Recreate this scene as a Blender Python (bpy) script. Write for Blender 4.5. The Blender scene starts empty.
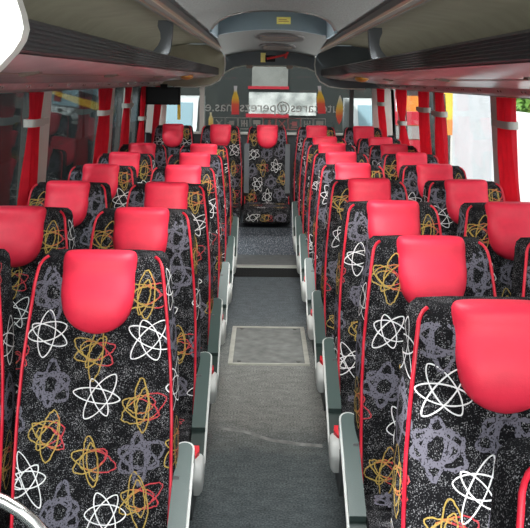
import bpy, bmesh, math, random
from mathutils import Vector
random.seed(7)
S = bpy.context.scene
COL = S.collection
PI = math.pi

# ------------------------------------------------------------------ materials
def new_mat(name):
    m = bpy.data.materials.new(name); m.use_nodes = True
    nt = m.node_tree
    return m, nt, nt.nodes['Principled BSDF']

def mat(name, col, rough=0.6, metal=0.0, bump=0.0, bscale=200.0, var=0.0, vscale=20.0, spec=0.5, coat=0.0):
    m, nt, b = new_mat(name)
    b.inputs['Base Color'].default_value = (*col, 1)
    b.inputs['Roughness'].default_value = rough
    b.inputs['Metallic'].default_value = metal
    b.inputs['Specular IOR Level'].default_value = spec
    if coat: b.inputs['Coat Weight'].default_value = coat; b.inputs['Coat Roughness'].default_value = .15
    tc = nt.nodes.new('ShaderNodeTexCoord')
    if var:
        n = nt.nodes.new('ShaderNodeTexNoise'); n.inputs['Scale'].default_value = vscale; n.inputs['Detail'].default_value = 5
        nt.links.new(tc.outputs['Object'], n.inputs['Vector'])
        r = nt.nodes.new('ShaderNodeValToRGB')
        r.color_ramp.elements[0].position = .3; r.color_ramp.elements[1].position = .7
        r.color_ramp.elements[0].color = (*[c*(1-var) for c in col], 1)
        r.color_ramp.elements[1].color = (*[min(1, c*(1+var)) for c in col], 1)
        nt.links.new(n.outputs['Fac'], r.inputs['Fac']); nt.links.new(r.outputs['Color'], b.inputs['Base Color'])
    if bump:
        n = nt.nodes.new('ShaderNodeTexNoise'); n.inputs['Scale'].default_value = bscale
        nt.links.new(tc.outputs['Object'], n.inputs['Vector'])
        bp = nt.nodes.new('ShaderNodeBump'); bp.inputs['Strength'].default_value = bump; bp.inputs['Distance'].default_value = .002
        nt.links.new(n.outputs['Fac'], bp.inputs['Height']); nt.links.new(bp.outputs['Normal'], b.inputs['Normal'])
    return m

def speckle_mat(name, base, dots, scale=330.0, lo=.56, hi=.64, rough=.95, patch=None):
    m, nt, b = new_mat(name)
    b.inputs['Roughness'].default_value = rough; b.inputs['Specular IOR Level'].default_value = .1
    tc = nt.nodes.new('ShaderNodeTexCoord')
    n = nt.nodes.new('ShaderNodeTexNoise'); n.inputs['Scale'].default_value = scale; n.inputs['Detail'].default_value = 1
    nt.links.new(tc.outputs['Object'], n.inputs['Vector'])
    r = nt.nodes.new('ShaderNodeValToRGB')
    r.color_ramp.elements[0].position = lo; r.color_ramp.elements[1].position = hi
    r.color_ramp.elements[0].color = (*base, 1); r.color_ramp.elements[1].color = (*dots, 1)
    if patch:
        n2 = nt.nodes.new('ShaderNodeTexNoise'); n2.inputs['Scale'].default_value = patch; n2.inputs['Detail'].default_value = 2
        nt.links.new(tc.outputs['Object'], n2.inputs['Vector'])
        ad = nt.nodes.new('ShaderNodeMath'); ad.operation = 'MULTIPLY_ADD'
        ad.inputs[1].default_value = .35; nt.links.new(n2.outputs['Fac'], ad.inputs[0])
        sb = nt.nodes.new('ShaderNodeMath'); sb.operation = 'SUBTRACT'; sb.inputs[1].default_value = .175
        nt.links.new(n.outputs['Fac'], ad.inputs[2]); nt.links.new(ad.outputs[0], sb.inputs[0])
        nt.links.new(sb.outputs[0], r.inputs['Fac'])
    else:
        nt.links.new(n.outputs['Fac'], r.inputs['Fac'])
    nt.links.new(r.outputs['Color'], b.inputs['Base Color'])
    return m

def glass_mat(name, tint, refl=.08, fres=.38):
    m, nt, b = new_mat(name)
    nt.nodes.remove(b)
    out = nt.nodes['Material Output']
    tr = nt.nodes.new('ShaderNodeBsdfTransparent'); tr.inputs['Color'].default_value = (*tint, 1)
    gl = nt.nodes.new('ShaderNodeBsdfGlossy'); gl.inputs['Roughness'].default_value = .02
    lw = nt.nodes.new('ShaderNodeLayerWeight'); lw.inputs['Blend'].default_value = .35
    mp = nt.nodes.new('ShaderNodeMath'); mp.operation = 'MULTIPLY_ADD'; mp.inputs[1].default_value = fres; mp.inputs[2].default_value = refl
    nt.links.new(lw.outputs['Fresnel'], mp.inputs[0])
    mx = nt.nodes.new('ShaderNodeMixShader')
    nt.links.new(mp.outputs[0], mx.inputs['Fac']); nt.links.new(tr.outputs[0], mx.inputs[1]); nt.links.new(gl.outputs[0], mx.inputs[2])
    nt.links.new(mx.outputs[0], out.inputs['Surface'])
    return m

def ramp_mat(name, axis, stops, rough=.5):
    """colour runs along one axis of the object's own coordinates"""
    m, nt, b = new_mat(name); b.inputs['Roughness'].default_value = rough
    tc = nt.nodes.new('ShaderNodeTexCoord'); sp = nt.nodes.new('ShaderNodeSeparateXYZ')
    nt.links.new(tc.outputs['Generated'], sp.inputs[0])
    r = nt.nodes.new('ShaderNodeValToRGB'); cr = r.color_ramp
    cr.elements[0].position = stops[0][0]; cr.elements[0].color = (*stops[0][1], 1)
    cr.elements[1].position = stops[-1][0]; cr.elements[1].color = (*stops[-1][1], 1)
    for p, c in stops[1:-1]:
        e = cr.elements.new(p); e.color = (*c, 1)
    nt.links.new(sp.outputs[axis], r.inputs['Fac']); nt.links.new(r.outputs['Color'], b.inputs['Base Color'])
    return m

M = {}
M['fabric'] = speckle_mat('seat_fabric', (.006,.006,.007), (.23,.23,.24), 390, .59, .70, patch=30)
M['white_thread'] = mat('white_thread', (.72,.72,.72), .9, var=.12, vscale=300)
M['grey_thread'] = speckle_mat('grey_thread', (.135,.13,.16), (.02,.02,.024), 260, .54, .66)
M['yellow_thread'] = mat('yellow_thread', (.36,.25,.06), .9, var=.35, vscale=250)
M['orange_thread'] = mat('orange_thread', (.44,.16,.05), .9, var=.35, vscale=250)
M['red_thread'] = mat('red_thread', (.42,.04,.05), .9, var=.4, vscale=250)
M['leather'] = mat('red_leather', (.84,.026,.066), .54, bump=.22, bscale=420, var=.06, vscale=30)
M['piping'] = mat('red_piping', (.62,.012,.035), .45)
M['pad'] = mat('armrest_pad', (.046,.074,.068), .36, bump=.15, bscale=300)
M['pad_dark'] = mat('armrest_bracket', (.014,.028,.024), .5)
M['shell'] = mat('light_grey_plastic', (.46,.48,.46), .45)
M['button'] = mat('red_button', (.65,.012,.025), .35)
M['base'] = mat('seat_base_grey', (.05,.056,.056), .6)
M['back_shell'] = mat('seat_back_shell', (.05,.05,.055), .6)
M['chrome'] = mat('brushed_chrome', (.72,.74,.70), .22, .9)
M['beige'] = mat('beige_liner', (.275,.265,.195), .75, var=.1, vscale=6)
M['beige_light'] = mat('beige_end_panel', (.33,.31,.22), .6, var=.08, vscale=8)
M['duct'] = mat('dark_duct_plastic', (.055,.055,.05), .45)
M['duct_line'] = mat('bronze_duct_edge', (.16,.12,.085), .4)
M['divider'] = mat('blue_grey_divider', (.065,.075,.083), .6)
M['rib'] = mat('dark_ribbed_strip', (.105,.105,.108), .5)
M['under'] = mat('glossy_rack_underside', (.66,.63,.63), .24, .1, var=.08, vscale=5)
M['rail'] = mat('rack_rail_metal', (.42,.40,.40), .35, .3, var=.15, vscale=12)
M['rivet'] = mat('rivet_metal', (.75,.75,.75), .25, .9)
M['latch'] = mat('bronze_latch', (.14,.10,.075), .5, .3)
M['ceil'] = speckle_mat('ceiling_felt', (.125,.135,.132), (.185,.198,.194), 160, .4, .62)
M['hatch_blue'] = mat('blue_grey_hatch', (.20,.265,.30), .5, var=.12, vscale=3)
M['vent'] = mat('dark_vent', (.05,.05,.05), .6)
M['header'] = mat('rear_header_panel', (.062,.080,.088), .55, var=.12, vscale=5)
M['wall'] = speckle_mat('wall_felt', (.13,.135,.14), (.19,.19,.2), 160, .4, .62)
M['pillar'] = mat('grey_pillar', (.70,.69,.64), .6)
M['pillar_dark'] = mat('dark_pillar', (.05,.055,.055), .6)
M['rubber'] = mat('black_rubber', (.012,.012,.012), .6)
M['curtain'] = mat('red_curtain', (.90,.030,.066), .75, bump=.2, bscale=300, var=.12, vscale=15)
def translucent(m, fac):
    nt = m.node_tree; b = nt.nodes['Principled BSDF']; out = nt.nodes['Material Output']
    tr = nt.nodes.new('ShaderNodeBsdfTranslucent'); tr.inputs['Color'].default_value = (.85,.03,.06,1)
    mx = nt.nodes.new('ShaderNodeMixShader'); mx.inputs['Fac'].default_value = fac
    nt.links.new(b.outputs[0], mx.inputs[1]); nt.links.new(tr.outputs[0], mx.inputs[2]); nt.links.new(mx.outputs[0], out.inputs['Surface'])
translucent(M['curtain'], .35)
M['strap'] = mat('pale_grey_strap', (.55,.54,.50), .7)
M['glass'] = glass_mat('window_glass', (.90,.91,.91), .025, .14)
M['glass_dark'] = glass_mat('tinted_window_glass', (.50,.53,.53), .06, .22)
M['glass_rear'] = glass_mat('rear_window_glass', (.66,.68,.66), .012, .03)
M['white'] = mat('white_plastic', (.72,.72,.66), .4)
M['yellow'] = mat('yellow_sticker', (.92,.80,.22), .5, var=.1, vscale=40)
M['red'] = mat('red_plastic', (.62,.02,.02), .4)
M['red_text'] = mat('red_lettering', (.45,.02,.04), .5)
M['letters'] = mat('grey_lettering', (.50,.50,.48), .6)
M['icons'] = mat('pale_pictogram_ink', (.30,.28,.26), .6)
M['icons_red'] = mat('reddish_pictogram_ink', (.36,.10,.10), .6)
M['black'] = mat('black_plastic', (.006,.006,.006), .65, spec=.2)
M['step_tread'] = mat('step_tread_grey', (.15,.155,.155), .6, var=.15, vscale=20)
M['nosing'] = mat('step_nosing_metal', (.62,.62,.56), .4, .3)
M['riser'] = mat('step_riser_black', (.012,.012,.012), .6)
M['bench'] = speckle_mat('platform_carpet', (.10,.115,.135), (.36,.38,.42), 200, .5, .66)
M['frame_metal'] = mat('hatch_frame_metal', (.48,.48,.42), .5, .2, var=.15, vscale=20)
M['amber'] = mat('amber_glint', (.75,.33,.04), .3)
# outside
M['asphalt'] = mat('asphalt', (.06,.06,.06), .9, var=.2, vscale=3)
M['outwall'] = mat('white_render', (.86,.86,.84), .9, var=.04, vscale=2)
M['outwall_dark'] = mat('dark_render', (.045,.05,.048), .9, var=.3, vscale=1)
M['leaf'] = mat('green_leaves', (.12,.26,.04), .7, var=.4, vscale=6)
M['trunk'] = mat('bark', (.08,.06,.04), .9, var=.3, vscale=8)
M['coach_dark'] = mat('dark_coach_paint', (.030,.034,.034), .4)
M['coach_glass'] = mat('coach_dark_glass', (.03,.036,.036), .25, var=.6, vscale=1.2)
M['coach_yellow'] = mat('yellow_coach_band', (.72,.47,.04), .5)
M['reflection_blue'] = mat('pale_blue_reflection', (.23,.30,.33), .5, var=.4, vscale=2.2)
M['panel_grey'] = mat('grey_panel', (.25,.25,.24), .6, var=.2, vscale=2)
M['windscreen'] = mat('bright_windscreen', (.62,.68,.67), .3, var=.65, vscale=3.2)
M['car_white'] = mat('white_car_paint', (.85,.87,.90), .3)
M['car_glass'] = mat('pale_car_glass', (.28,.42,.50), .2)
M['orange'] = mat('orange_board', (.75,.25,.04), .6, var=.2, vscale=3)
M['yellow_board'] = mat('yellow_board', (.85,.55,.05), .6, var=.2, vscale=3)

def carpet():
    m, nt, b = new_mat('aisle_carpet'); b.inputs['Roughness'].default_value = .95; b.inputs['Specular IOR Level'].default_value = .1
    tc = nt.nodes.new('ShaderNodeTexCoord'); sp = nt.nodes.new('ShaderNodeSeparateXYZ')
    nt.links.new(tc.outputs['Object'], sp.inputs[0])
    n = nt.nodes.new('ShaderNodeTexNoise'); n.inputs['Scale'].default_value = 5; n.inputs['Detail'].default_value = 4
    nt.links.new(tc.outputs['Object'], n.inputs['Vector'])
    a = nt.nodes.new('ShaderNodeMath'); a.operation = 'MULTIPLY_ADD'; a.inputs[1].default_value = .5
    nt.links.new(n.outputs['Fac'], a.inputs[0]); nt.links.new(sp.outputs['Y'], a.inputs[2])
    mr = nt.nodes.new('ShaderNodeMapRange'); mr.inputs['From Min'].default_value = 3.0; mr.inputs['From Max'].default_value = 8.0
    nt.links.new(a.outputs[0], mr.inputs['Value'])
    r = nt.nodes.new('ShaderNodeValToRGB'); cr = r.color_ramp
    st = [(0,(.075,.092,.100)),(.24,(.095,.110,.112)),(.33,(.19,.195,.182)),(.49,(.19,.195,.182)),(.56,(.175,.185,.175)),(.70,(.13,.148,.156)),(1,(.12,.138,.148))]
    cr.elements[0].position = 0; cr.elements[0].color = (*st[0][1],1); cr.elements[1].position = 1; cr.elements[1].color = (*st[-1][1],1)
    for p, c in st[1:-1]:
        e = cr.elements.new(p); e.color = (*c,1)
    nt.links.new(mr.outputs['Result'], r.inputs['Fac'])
    n2 = nt.nodes.new('ShaderNodeTexNoise'); n2.inputs['Scale'].default_value = 130; n2.inputs['Detail'].default_value = 3
    nt.links.new(tc.outputs['Object'], n2.inputs['Vector'])
    n3 = nt.nodes.new('ShaderNodeTexNoise'); n3.inputs['Scale'].default_value = 14; n3.inputs['Detail'].default_value = 6
    mpv = nt.nodes.new('ShaderNodeMapping'); mpv.inputs['Scale'].default_value = (1.1, 1.6, 1)
    nt.links.new(tc.outputs['Object'], mpv.inputs['Vector']); nt.links.new(mpv.outputs[0], n3.inputs['Vector'])
    mm = nt.nodes.new('ShaderNodeMapRange'); mm.inputs['From Min'].default_value = .3; mm.inputs['From Max'].default_value = .7
    mm.inputs['To Min'].default_value = .45; mm.inputs['To Max'].default_value = 1.55
    nt.links.new(n2.outputs['Fac'], mm.inputs['Value'])
    m3 = nt.nodes.new('ShaderNodeMapRange'); m3.inputs['From Min'].default_value = .3; m3.inputs['From Max'].default_value = .7
    m3.inputs['To Min'].default_value = .82; m3.inputs['To Max'].default_value = 1.18
    nt.links.new(n3.outputs['Fac'], m3.inputs['Value'])
    mu = nt.nodes.new('ShaderNodeMath'); mu.operation = 'MULTIPLY'
    nt.links.new(mm.outputs['Result'], mu.inputs[0]); nt.links.new(m3.outputs['Result'], mu.inputs[1])
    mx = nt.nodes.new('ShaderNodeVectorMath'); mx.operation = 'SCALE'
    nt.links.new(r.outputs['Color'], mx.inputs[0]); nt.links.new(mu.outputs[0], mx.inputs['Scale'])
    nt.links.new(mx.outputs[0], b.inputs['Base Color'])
    return m
M['carpet'] = carpet()

# ------------------------------------------------------------------ mesh helpers
def link(name, me, parent=None, loc=None):
    o = bpy.data.objects.new(name, me); COL.objects.link(o)
    if parent is not None: o.parent = parent
    if loc is not None: o.location = loc
    return o

def mesh_of(bm, name, mats, smooth=None, bevel=0):
    if bevel:
        es = [e for e in bm.edges if len(e.link_faces) == 2 and e.calc_face_angle(0) > math.radians(35)]
        bmesh.ops.bevel(bm, geom=es, offset=bevel, segments=2, profile=.6, affect='EDGES')
    bmesh.ops.recalc_face_normals(bm, faces=bm.faces)
    me = bpy.data.meshes.new(name); bm.to_mesh(me); bm.free()
    for m in (mats if isinstance(mats, (list, tuple)) else [mats]): me.materials.append(m)
    if smooth is not None:
        for p in me.polygons: p.use_smooth = True
        me.set_sharp_from_angle(angle=math.radians(smooth))
    return me

def box(bm, x0, x1, y0, y1, z0, z1, mi=0):
    v = [bm.verts.new(p) for p in ((x0,y0,z0),(x1,y0,z0),(x1,y1,z0),(x0,y1,z0),(x0,y0,z1),(x1,y0,z1),(x1,y1,z1),(x0,y1,z1))]
    for f in ((0,3,2,1),(4,5,6,7),(0,1,5,4),(1,2,6,5),(2,3,7,6),(3,0,4,7)):
        bm.faces.new([v[i] for i in f]).material_index = mi

def prism_y(bm, pts, y0, y1, mi=0, cap=True):
    """closed XZ polygon pushed along Y"""
    a = [bm.verts.new((x, y0, z)) for x, z in pts]; b = [bm.verts.new((x, y1, z)) for x, z in pts]
    n = len(pts)
    for i in range(n):
        bm.faces.new((a[i], a[(i+1)%n], b[(i+1)%n], b[i])).material_index = mi
    if cap:
        bm.faces.new(a).material_index = mi; bm.faces.new(b[::-1]).material_index = mi

def prism_x(bm, pts, x0, x1, mi=0):
    """closed YZ polygon pushed along X"""
    a = [bm.verts.new((x0, y, z)) for y, z in pts]; b = [bm.verts.new((x1, y, z)) for y, z in pts]
    n = len(pts)
    for i in range(n):
        bm.faces.new((a[i], a[(i+1)%n], b[(i+1)%n], b[i])).material_index = mi
    bm.faces.new(a).material_index = mi; bm.faces.new(b[::-1]).material_index = mi

def tube(bm, pts, r, n=8, mi=0, cap=True):
    pts = [Vector(p) for p in pts]; rings = []
    up = Vector((0,0,1))
    for i, p in enumerate(pts):
        t = (pts[min(i+1, len(pts)-1)] - pts[max(i-1, 0)]).normalized()
        ref = up if abs(t.dot(up)) < .95 else Vector((0,1,0))
        a = t.cross(ref).normalized(); b = t.cross(a).normalized()
        if rings and a.dot(pa) < 0: a, b = -a, -b
        pa = a
        rr = r[i] if isinstance(r, (list, tuple)) else r
        rings.append([bm.verts.new(p + rr*(math.cos(2*PI*k/n)*a + math.sin(2*PI*k/n)*b)) for k in range(n)])
    for q in range(len(rings)-1):
        for k in range(n):
            bm.faces.new((rings[q][k], rings[q][(k+1)%n], rings[q+1][(k+1)%n], rings[q+1][k])).material_index = mi
    if cap:
        bm.faces.new(rings[0]).material_index = mi; bm.faces.new(rings[-1][::-1]).material_index = mi

def dome(bm, c, r, n=8, axis=(0,0,1), mi=0):
    import mathutils
    q = Vector((0,0,1)).rotation_difference(Vector(axis))
    ret = bmesh.ops.create_uvsphere(bm, u_segments=n, v_segments=max(4, n//2), radius=r)
    for v in ret['verts']:
        v.co = q @ Vector((v.co.x, v.co.y, v.co.z*.5)) + Vector(c)
        for f in v.link_faces: f.material_index = mi

def thing(name, label, cat, loc=(0,0,0), group=None):
    o = link(name, None); o.location = loc; o['label'] = label; o['category'] = cat
    if group: o['group'] = group
    return o
def tag(o, label, cat, group=None):
    o['label'] = label; o['category'] = cat
    if group: o['group'] = group
    return o
def struct(name, me, label=None):
    o = link(name, me); o['kind'] = 'structure'
    if label: o['label'] = label
    return o
def simple(name, fn, mats, parent=None, smooth=30, bevel=0):
    bm = bmesh.new(); fn(bm)
    return link(name, mesh_of(bm, name, mats, smooth, bevel), parent)

# ------------------------------------------------------------------ camera (level, shifted lens; eye 1.57 m over the aisle)
EYE = 1.57; CX = -.045; F = 950.0
cd = bpy.data.cameras.new('camera'); cam = bpy.data.objects.new('camera', cd); COL.objects.link(cam)
cam.location = (CX, 0, EYE); cam.rotation_euler = (PI/2, -.012, 0)
cd.sensor_width = 36; cd.sensor_fit = 'HORIZONTAL'; cd.lens = 36*F/530
cd.shift_y = -184/530; cd.clip_start = .05; cd.clip_end = 200
S.camera = cam

# ------------------------------------------------------------------ seats
def lerp_tab(tab, z):
    if z <= tab[0][0]: return tab[0][1]
    for (a, va), (b, vb) in zip(tab, tab[1:]):
        if z <= b:
            t = (z-a)/(b-a); return va + (vb-va)*t
    return tab[-1][1]
WF = [(.40,.201),(.55,.203),(.70,.201),(.82,.195),(.92,.185),(1.0,.176),(1.05,.170),(1.08,.164),(1.095,.156),(1.105,.140)]
ZT = 1.105; ZB = .40; SIDE = .085
def wf(z): return lerp_tab(WF, z)
def yf(z):
    y = -.105*(1.08-z)/.66
    if z > 1.04: y += ((z-1.04)/.065)**2*.03
    return y
def P(s, z):
    w = wf(z); a = abs(s); sg = 1 if s >= 0 else -1
    if a <= w:
        return Vector((s, yf(z) - .024*(1-(a/w)**4), z))
    t = min(1, (a-w)/SIDE); wo = w + .013
    return Vector((sg*(w + (wo-w)*math.sin(t*PI/2)), yf(z) + SIDE*t, z))
def PN(s, z):
    e = .002
    a = P(s+e, z) - P(s-e, z); b = P(s, z+e) - P(s, z-e)
    n = a.cross(b)
    return n.normalized() if n.length > 1e-12 else Vector((0,-1,0))

LAY = {
 'A': [(-.126,.912,'W'),(0,.872,'Y'),(.138,.905,'W'),(-.118,.786,'G'),(.013,.760,'W'),(.125,.734,'Y'),(-.115,.662,'Y'),(.002,.600,'Y'),(.125,.612,'G'),
       (-.165,.545,'W'),(-.075,.478,'G'),(.035,.470,'W'),(.125,.505,'Y'),(-.122,1.022,'G'),(.128,1.014,'Y'),(.235,.90,'G'),(.24,.77,'W'),(.245,.62,'Y'),
       (-.235,.85,'Y'),(-.24,.70,'G'),(-.24,.56,'W'),(.235,1.02,'W'),(.245,.48,'G')],
 'B': [(-.122,.952,'W'),(-.058,.775,'W'),(-.135,.848,'G'),(.0,.870,'G'),(-.112,.690,'Y'),(-.122,1.055,'G'),(-.01,.675,'G'),(.128,.94,'W'),(.12,.82,'Y'),
       (.11,.70,'W'),(.13,1.05,'Y'),(.06,.58,'Y'),(-.06,.57,'W'),(-.145,.57,'G'),(.135,.58,'G'),(0,.475,'G'),(.11,.47,'W'),(-.11,.46,'Y'),
       (-.235,.90,'G'),(-.24,.76,'Y'),(-.24,.62,'W'),(.235,.88,'W'),(.24,.72,'G'),(.24,.58,'Y'),(-.235,1.02,'W')],
 'C': [(-.118,1.01,'Y'),(-.125,.865,'W'),(.128,1.02,'G'),(.13,.89,'G'),(.0,.865,'G'),(-.04,.745,'Y'),(.085,.76,'W'),(-.145,.72,'G'),(.15,.655,'Y'),
       (.04,.625,'G'),(-.085,.60,'W'),(-.14,.49,'Y'),(.0,.50,'W'),(.12,.52,'G'),(.235,.95,'Y'),(.24,.80,'W'),(.24,.64,'G'),(-.235,.94,'W'),(-.24,.80,'G'),
       (-.24,.65,'Y'),(-.235,1.04,'G'),(.24,.5,'W')],
}
# material slots: 0 fabric 1 white 2 grey 3 yellow 4 orange 5 red
def motif(bm, pos, kind, rnd):
    """a scribbled atom: three pointed loops crossing, woven into the cloth; pos maps (s, z) to a point and normal"""
    rad = math.radians; U = rnd.uniform
    tilt = U(-48, 48) if kind == 'W' else U(-25, 25)
    if kind == 'W':
        w, mi = .0031, 1
        loops = [(.066*U(.85,1.1), .020*U(.8,1.2), 90+tilt), (.058*U(.85,1.1), .021*U(.8,1.3), 25+tilt+U(-12,12)), (.058*U(.8,1.1), .019*U(.8,1.3), -25+tilt+U(-12,12))]
    elif kind == 'Y':
        w, mi = .0034, 3
        loops = [(.068*U(.9,1.1), .022*U(.8,1.1), 90+tilt*.4), (.058*U(.85,1.1), .024*U(.8,1.2), 22+tilt*.4), (.056*U(.85,1.1), .022*U(.8,1.2), -24+tilt*.4), (.046, .014, 75+tilt), (.036, .022, tilt)]
    else:
        w, mi = .0088, 2
        loops = [(.066*U(.9,1.1), .022*U(.8,1.1), 88+tilt*.5), (.058*U(.85,1.1), .027*U(.8,1.2), 20+tilt*.5), (.056*U(.85,1.1), .024*U(.8,1.2), -26+tilt*.5), (.042, .022, 60+tilt)]
    for k, (a, b, th) in enumerate(loops):
        th = rad(th)
        ox, oz = rnd.uniform(-.006, .006), rnd.uniform(-.006, .006)
        n = 34; L = []; R = []
        pts = []
        for i in range(n):
            t = 2*PI*i/n; c, s_ = math.cos(t), math.sin(t)
            x = a*c; y = b*(abs(s_)**1.25)*(1 if s_ >= 0 else -1)
            if kind != 'W': x += rnd.uniform(-.0016, .0016); y += rnd.uniform(-.0016, .0016)
            pts.append((x*math.cos(th)-y*math.sin(th)+ox, x*math.sin(th)+y*math.cos(th)+oz))
        for i in range(n):
            p0 = Vector(pts[i-1]); p1 = Vector(pts[(i+1)%n]); d = p1-p0
            d = d.normalized() if d.length > 1e-9 else Vector((1,0)); nn = Vector((-d.y, d.x))
            hw = w*.5*(rnd.uniform(.55, 1.35) if kind == 'G' else rnd.uniform(.8, 1.15))
            q = Vector(pts[i])
            L.append(pos(*(q+nn*hw))); R.append(pos(*(q-nn*hw)))
        if any(v is None for v in L+R):
            pass
        vl = [bm.verts.new(v) if v is not None else None for v in L]; vr = [bm.verts.new(v) if v is not None else None for v in R]
        for i in range(n):
            j = (i+1) % n
            q = (vl[i], vl[j], vr[j], vr[i])
            if any(v is None for v in q): continue
            f = bm.faces.new(q)
            m_ = mi
            if kind == 'Y':
                u = (pts[i][0]+.06)/.12 + rnd.uniform(-.15, .15) + (-.25 if k in (0, 3) else .10)
                m_ = 3 if u < .52 else (4 if u < .72 else 5)
            f.material_index = m_

FABS = [M['fabric'], M['white_thread'], M['grey_thread'], M['yellow_thread'], M['orange_thread'], M['red_thread']]
CACHE = {}
def cached(key, fn):
    if key not in CACHE: CACHE[key] = fn()
    return CACHE[key]

def backrest_mesh(var):
    bm = bmesh.new()
    zs = [ZB + (1.0-ZB)*i/14 for i in range(15)] + [1.02,1.04,1.055,1.068,1.08,1.088,1.095,1.101,1.105]
    rings = []
    for z in zs:
        w = wf(z); ring = []
        for i in range(15): ring.append(P(-w + 2*w*i/14, z))
        for i in range(1, 5): ring.append(P(w + SIDE*i/4, z))
        yb = yf(z) + SIDE + .03 - (.015 if z > 1.09 else 0)
        for i in range(1, 6): 
            ring.append(Vector(((w-.01)*(1-2*i/6), yb, z)))
        for i in range(4, 0, -1): ring.append(P(-w - SIDE*i/4, z))
        rings.append([bm.verts.new(p) for p in ring])
    n = len(rings[0])
    for a, b in zip(rings, rings[1:]):
        for k in range(n): bm.faces.new((a[k], a[(k+1)%n], b[(k+1)%n], b[k]))
    bm.faces.new(rings[0][::-1]); bm.faces.new(rings[-1])
    rnd = random.Random(ord(var))
    for s0, z0, kd in LAY[var]:
        def pos(ds, dz, s0=s0, z0=z0):
            s, z = s0+ds, z0+dz
            if z > 1.085 or z < ZB+.01 or abs(s) > wf(min(max(z, ZB), ZT))+SIDE*.97: return None
            return P(s, z) + PN(s, z)*.0013
        motif(bm, pos, kd, rnd)
    me = bpy.data.meshes.new('backrest'); bm.normal_update()
    bm.to_mesh(me); bm.free()
    for m in FABS: me.materials.append(m)
    for p in me.polygons: p.use_smooth = True
    me.set_sharp_from_angle(angle=math.radians(40))
    return me

def piping_mesh(sg):
    bm = bmesh.new()
    zs = [ZB+.01 + (1.06-ZB)*i/22 for i in range(22)] + [1.066,1.08,1.09,1.097,1.103]
    tube(bm, [P(sg*wf(z), z) + Vector((sg*.001, -.002, .001)) for z in zs], .0044, 6)
    return mesh_of(bm, 'piping', M['piping'], 60)

def headrest_mesh():
    bm = bmesh.new(); n = 28; rings = []
    ts = [0,.012,.03,.06,.1,.16,.23,.3,.38,.46,.54,.62,.69,.76,.82,.87,.91,.945,.97,.988,1.0]
    zt, zb = 1.123, .916
    sp = lambda v, e: math.copysign(abs(v)**e, v)
    for t in ts:
        z = zt - (zt-zb)*t
        hw = .0965 + .0035*math.sin(min(1, t/.6)*PI)
        if t > .45: hw *= math.sqrt(max(0, 1-((t-.45)/.55)**2.9))
        if t < .09: hw *= .87+.13*math.sqrt(1-(1-t/.09)**2)
        th = .046 + .012*math.sin(min(1, t*1.3)*PI*.5)
        if t < .1: th *= .45+.55*math.sqrt(1-(1-t/.1)**2)
        if t > .6: th *= math.sqrt(max(0, 1-((t-.6)/.42)**2.2))
        hw = max(hw, .004); th = max(th, .004)
        yc = -.105*(1.08-min(z,1.08))/.66 - .012 + (.02 if t < .25 else .02*max(0, 1-(t-.25)/.3))
        rings.append([bm.verts.new((hw*sp(math.cos(2*PI*k/n), .62), yc - th*sp(math.sin(2*PI*k/n), .75), z)) for k in range(n)])
    for a, b in zip(rings, rings[1:]):
        for k in range(n): bm.faces.new((a[k], a[(k+1)%n], b[(k+1)%n], b[k]))
    bm.faces.new(rings[0]); bm.faces.new(rings[-1][::-1])
    return mesh_of(bm, 'headrest', M['leather'], 80)

def cushion_mesh():
    bm = bmesh.new()
    # rounded cushion: profile in YZ, crowned across X
    prof = [(-.12,.335),(-.30,.32),(-.53,.318),(-.565,.335),(-.582,.37),(-.575,.41),(-.55,.437),(-.48,.447),(-.35,.442),(-.22,.437),(-.135,.44)]
    xs = [-.205,-.198,-.18,-.12,-.05,0,.05,.12,.18,.198,.205]
    rows = []
    for x in xs:
        k = 1 - .10*(abs(x)/.205)**8
        rows.append([bm.verts.new((x, -.35+(y+.35)*(1-.04*(abs(x)/.205)**10), .385+(z-.385)*k)) for y, z in prof])
    n = len(prof)
    for a, b in zip(rows, rows[1:]):
        for k in range(n): bm.faces.new((a[k], a[(k+1)%n], b[(k+1)%n], b[k]))
    bm.faces.new(rows[0]); bm.faces.new(rows[-1][::-1])
    bmesh.ops.recalc_face_normals(bm, faces=bm.faces)
    rnd = random.Random(5)
    for (cx, cy, kd) in [(-.12,-.2,'G'),(.02,-.22,'W'),(.13,-.25,'Y'),(-.1,-.35,'Y'),(.05,-.38,'G'),(-.05,-.48,'W'),(.12,-.47,'Y')]:
        motif(bm, lambda ds, dz, cx=cx, cy=cy: Vector((cx+ds, cy+dz, .4495)) if abs(cx+ds) < .19 and -.54 < cy+dz < -.15 else None, kd, rnd)
    # motifs on the front roll
    for (cx, kd) in [(-.12,'W'),(0,'Y'),(.12,'G')]:
        def pos(ds, dz, cx=cx):
            z = .375+dz*.9
            if z < .34 or z > .41: return None
            return Vector((cx+ds, -.5845+abs(z-.375)*.10, z))
        motif(bm, pos, kd, rnd)
    me = bpy.data.meshes.new('cushion'); bm.to_mesh(me); bm.free()
    for m in FABS: me.materials.append(m)
    for p in me.polygons: p.use_smooth = True
    me.set_sharp_from_angle(angle=math.radians(40))
    return me

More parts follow.
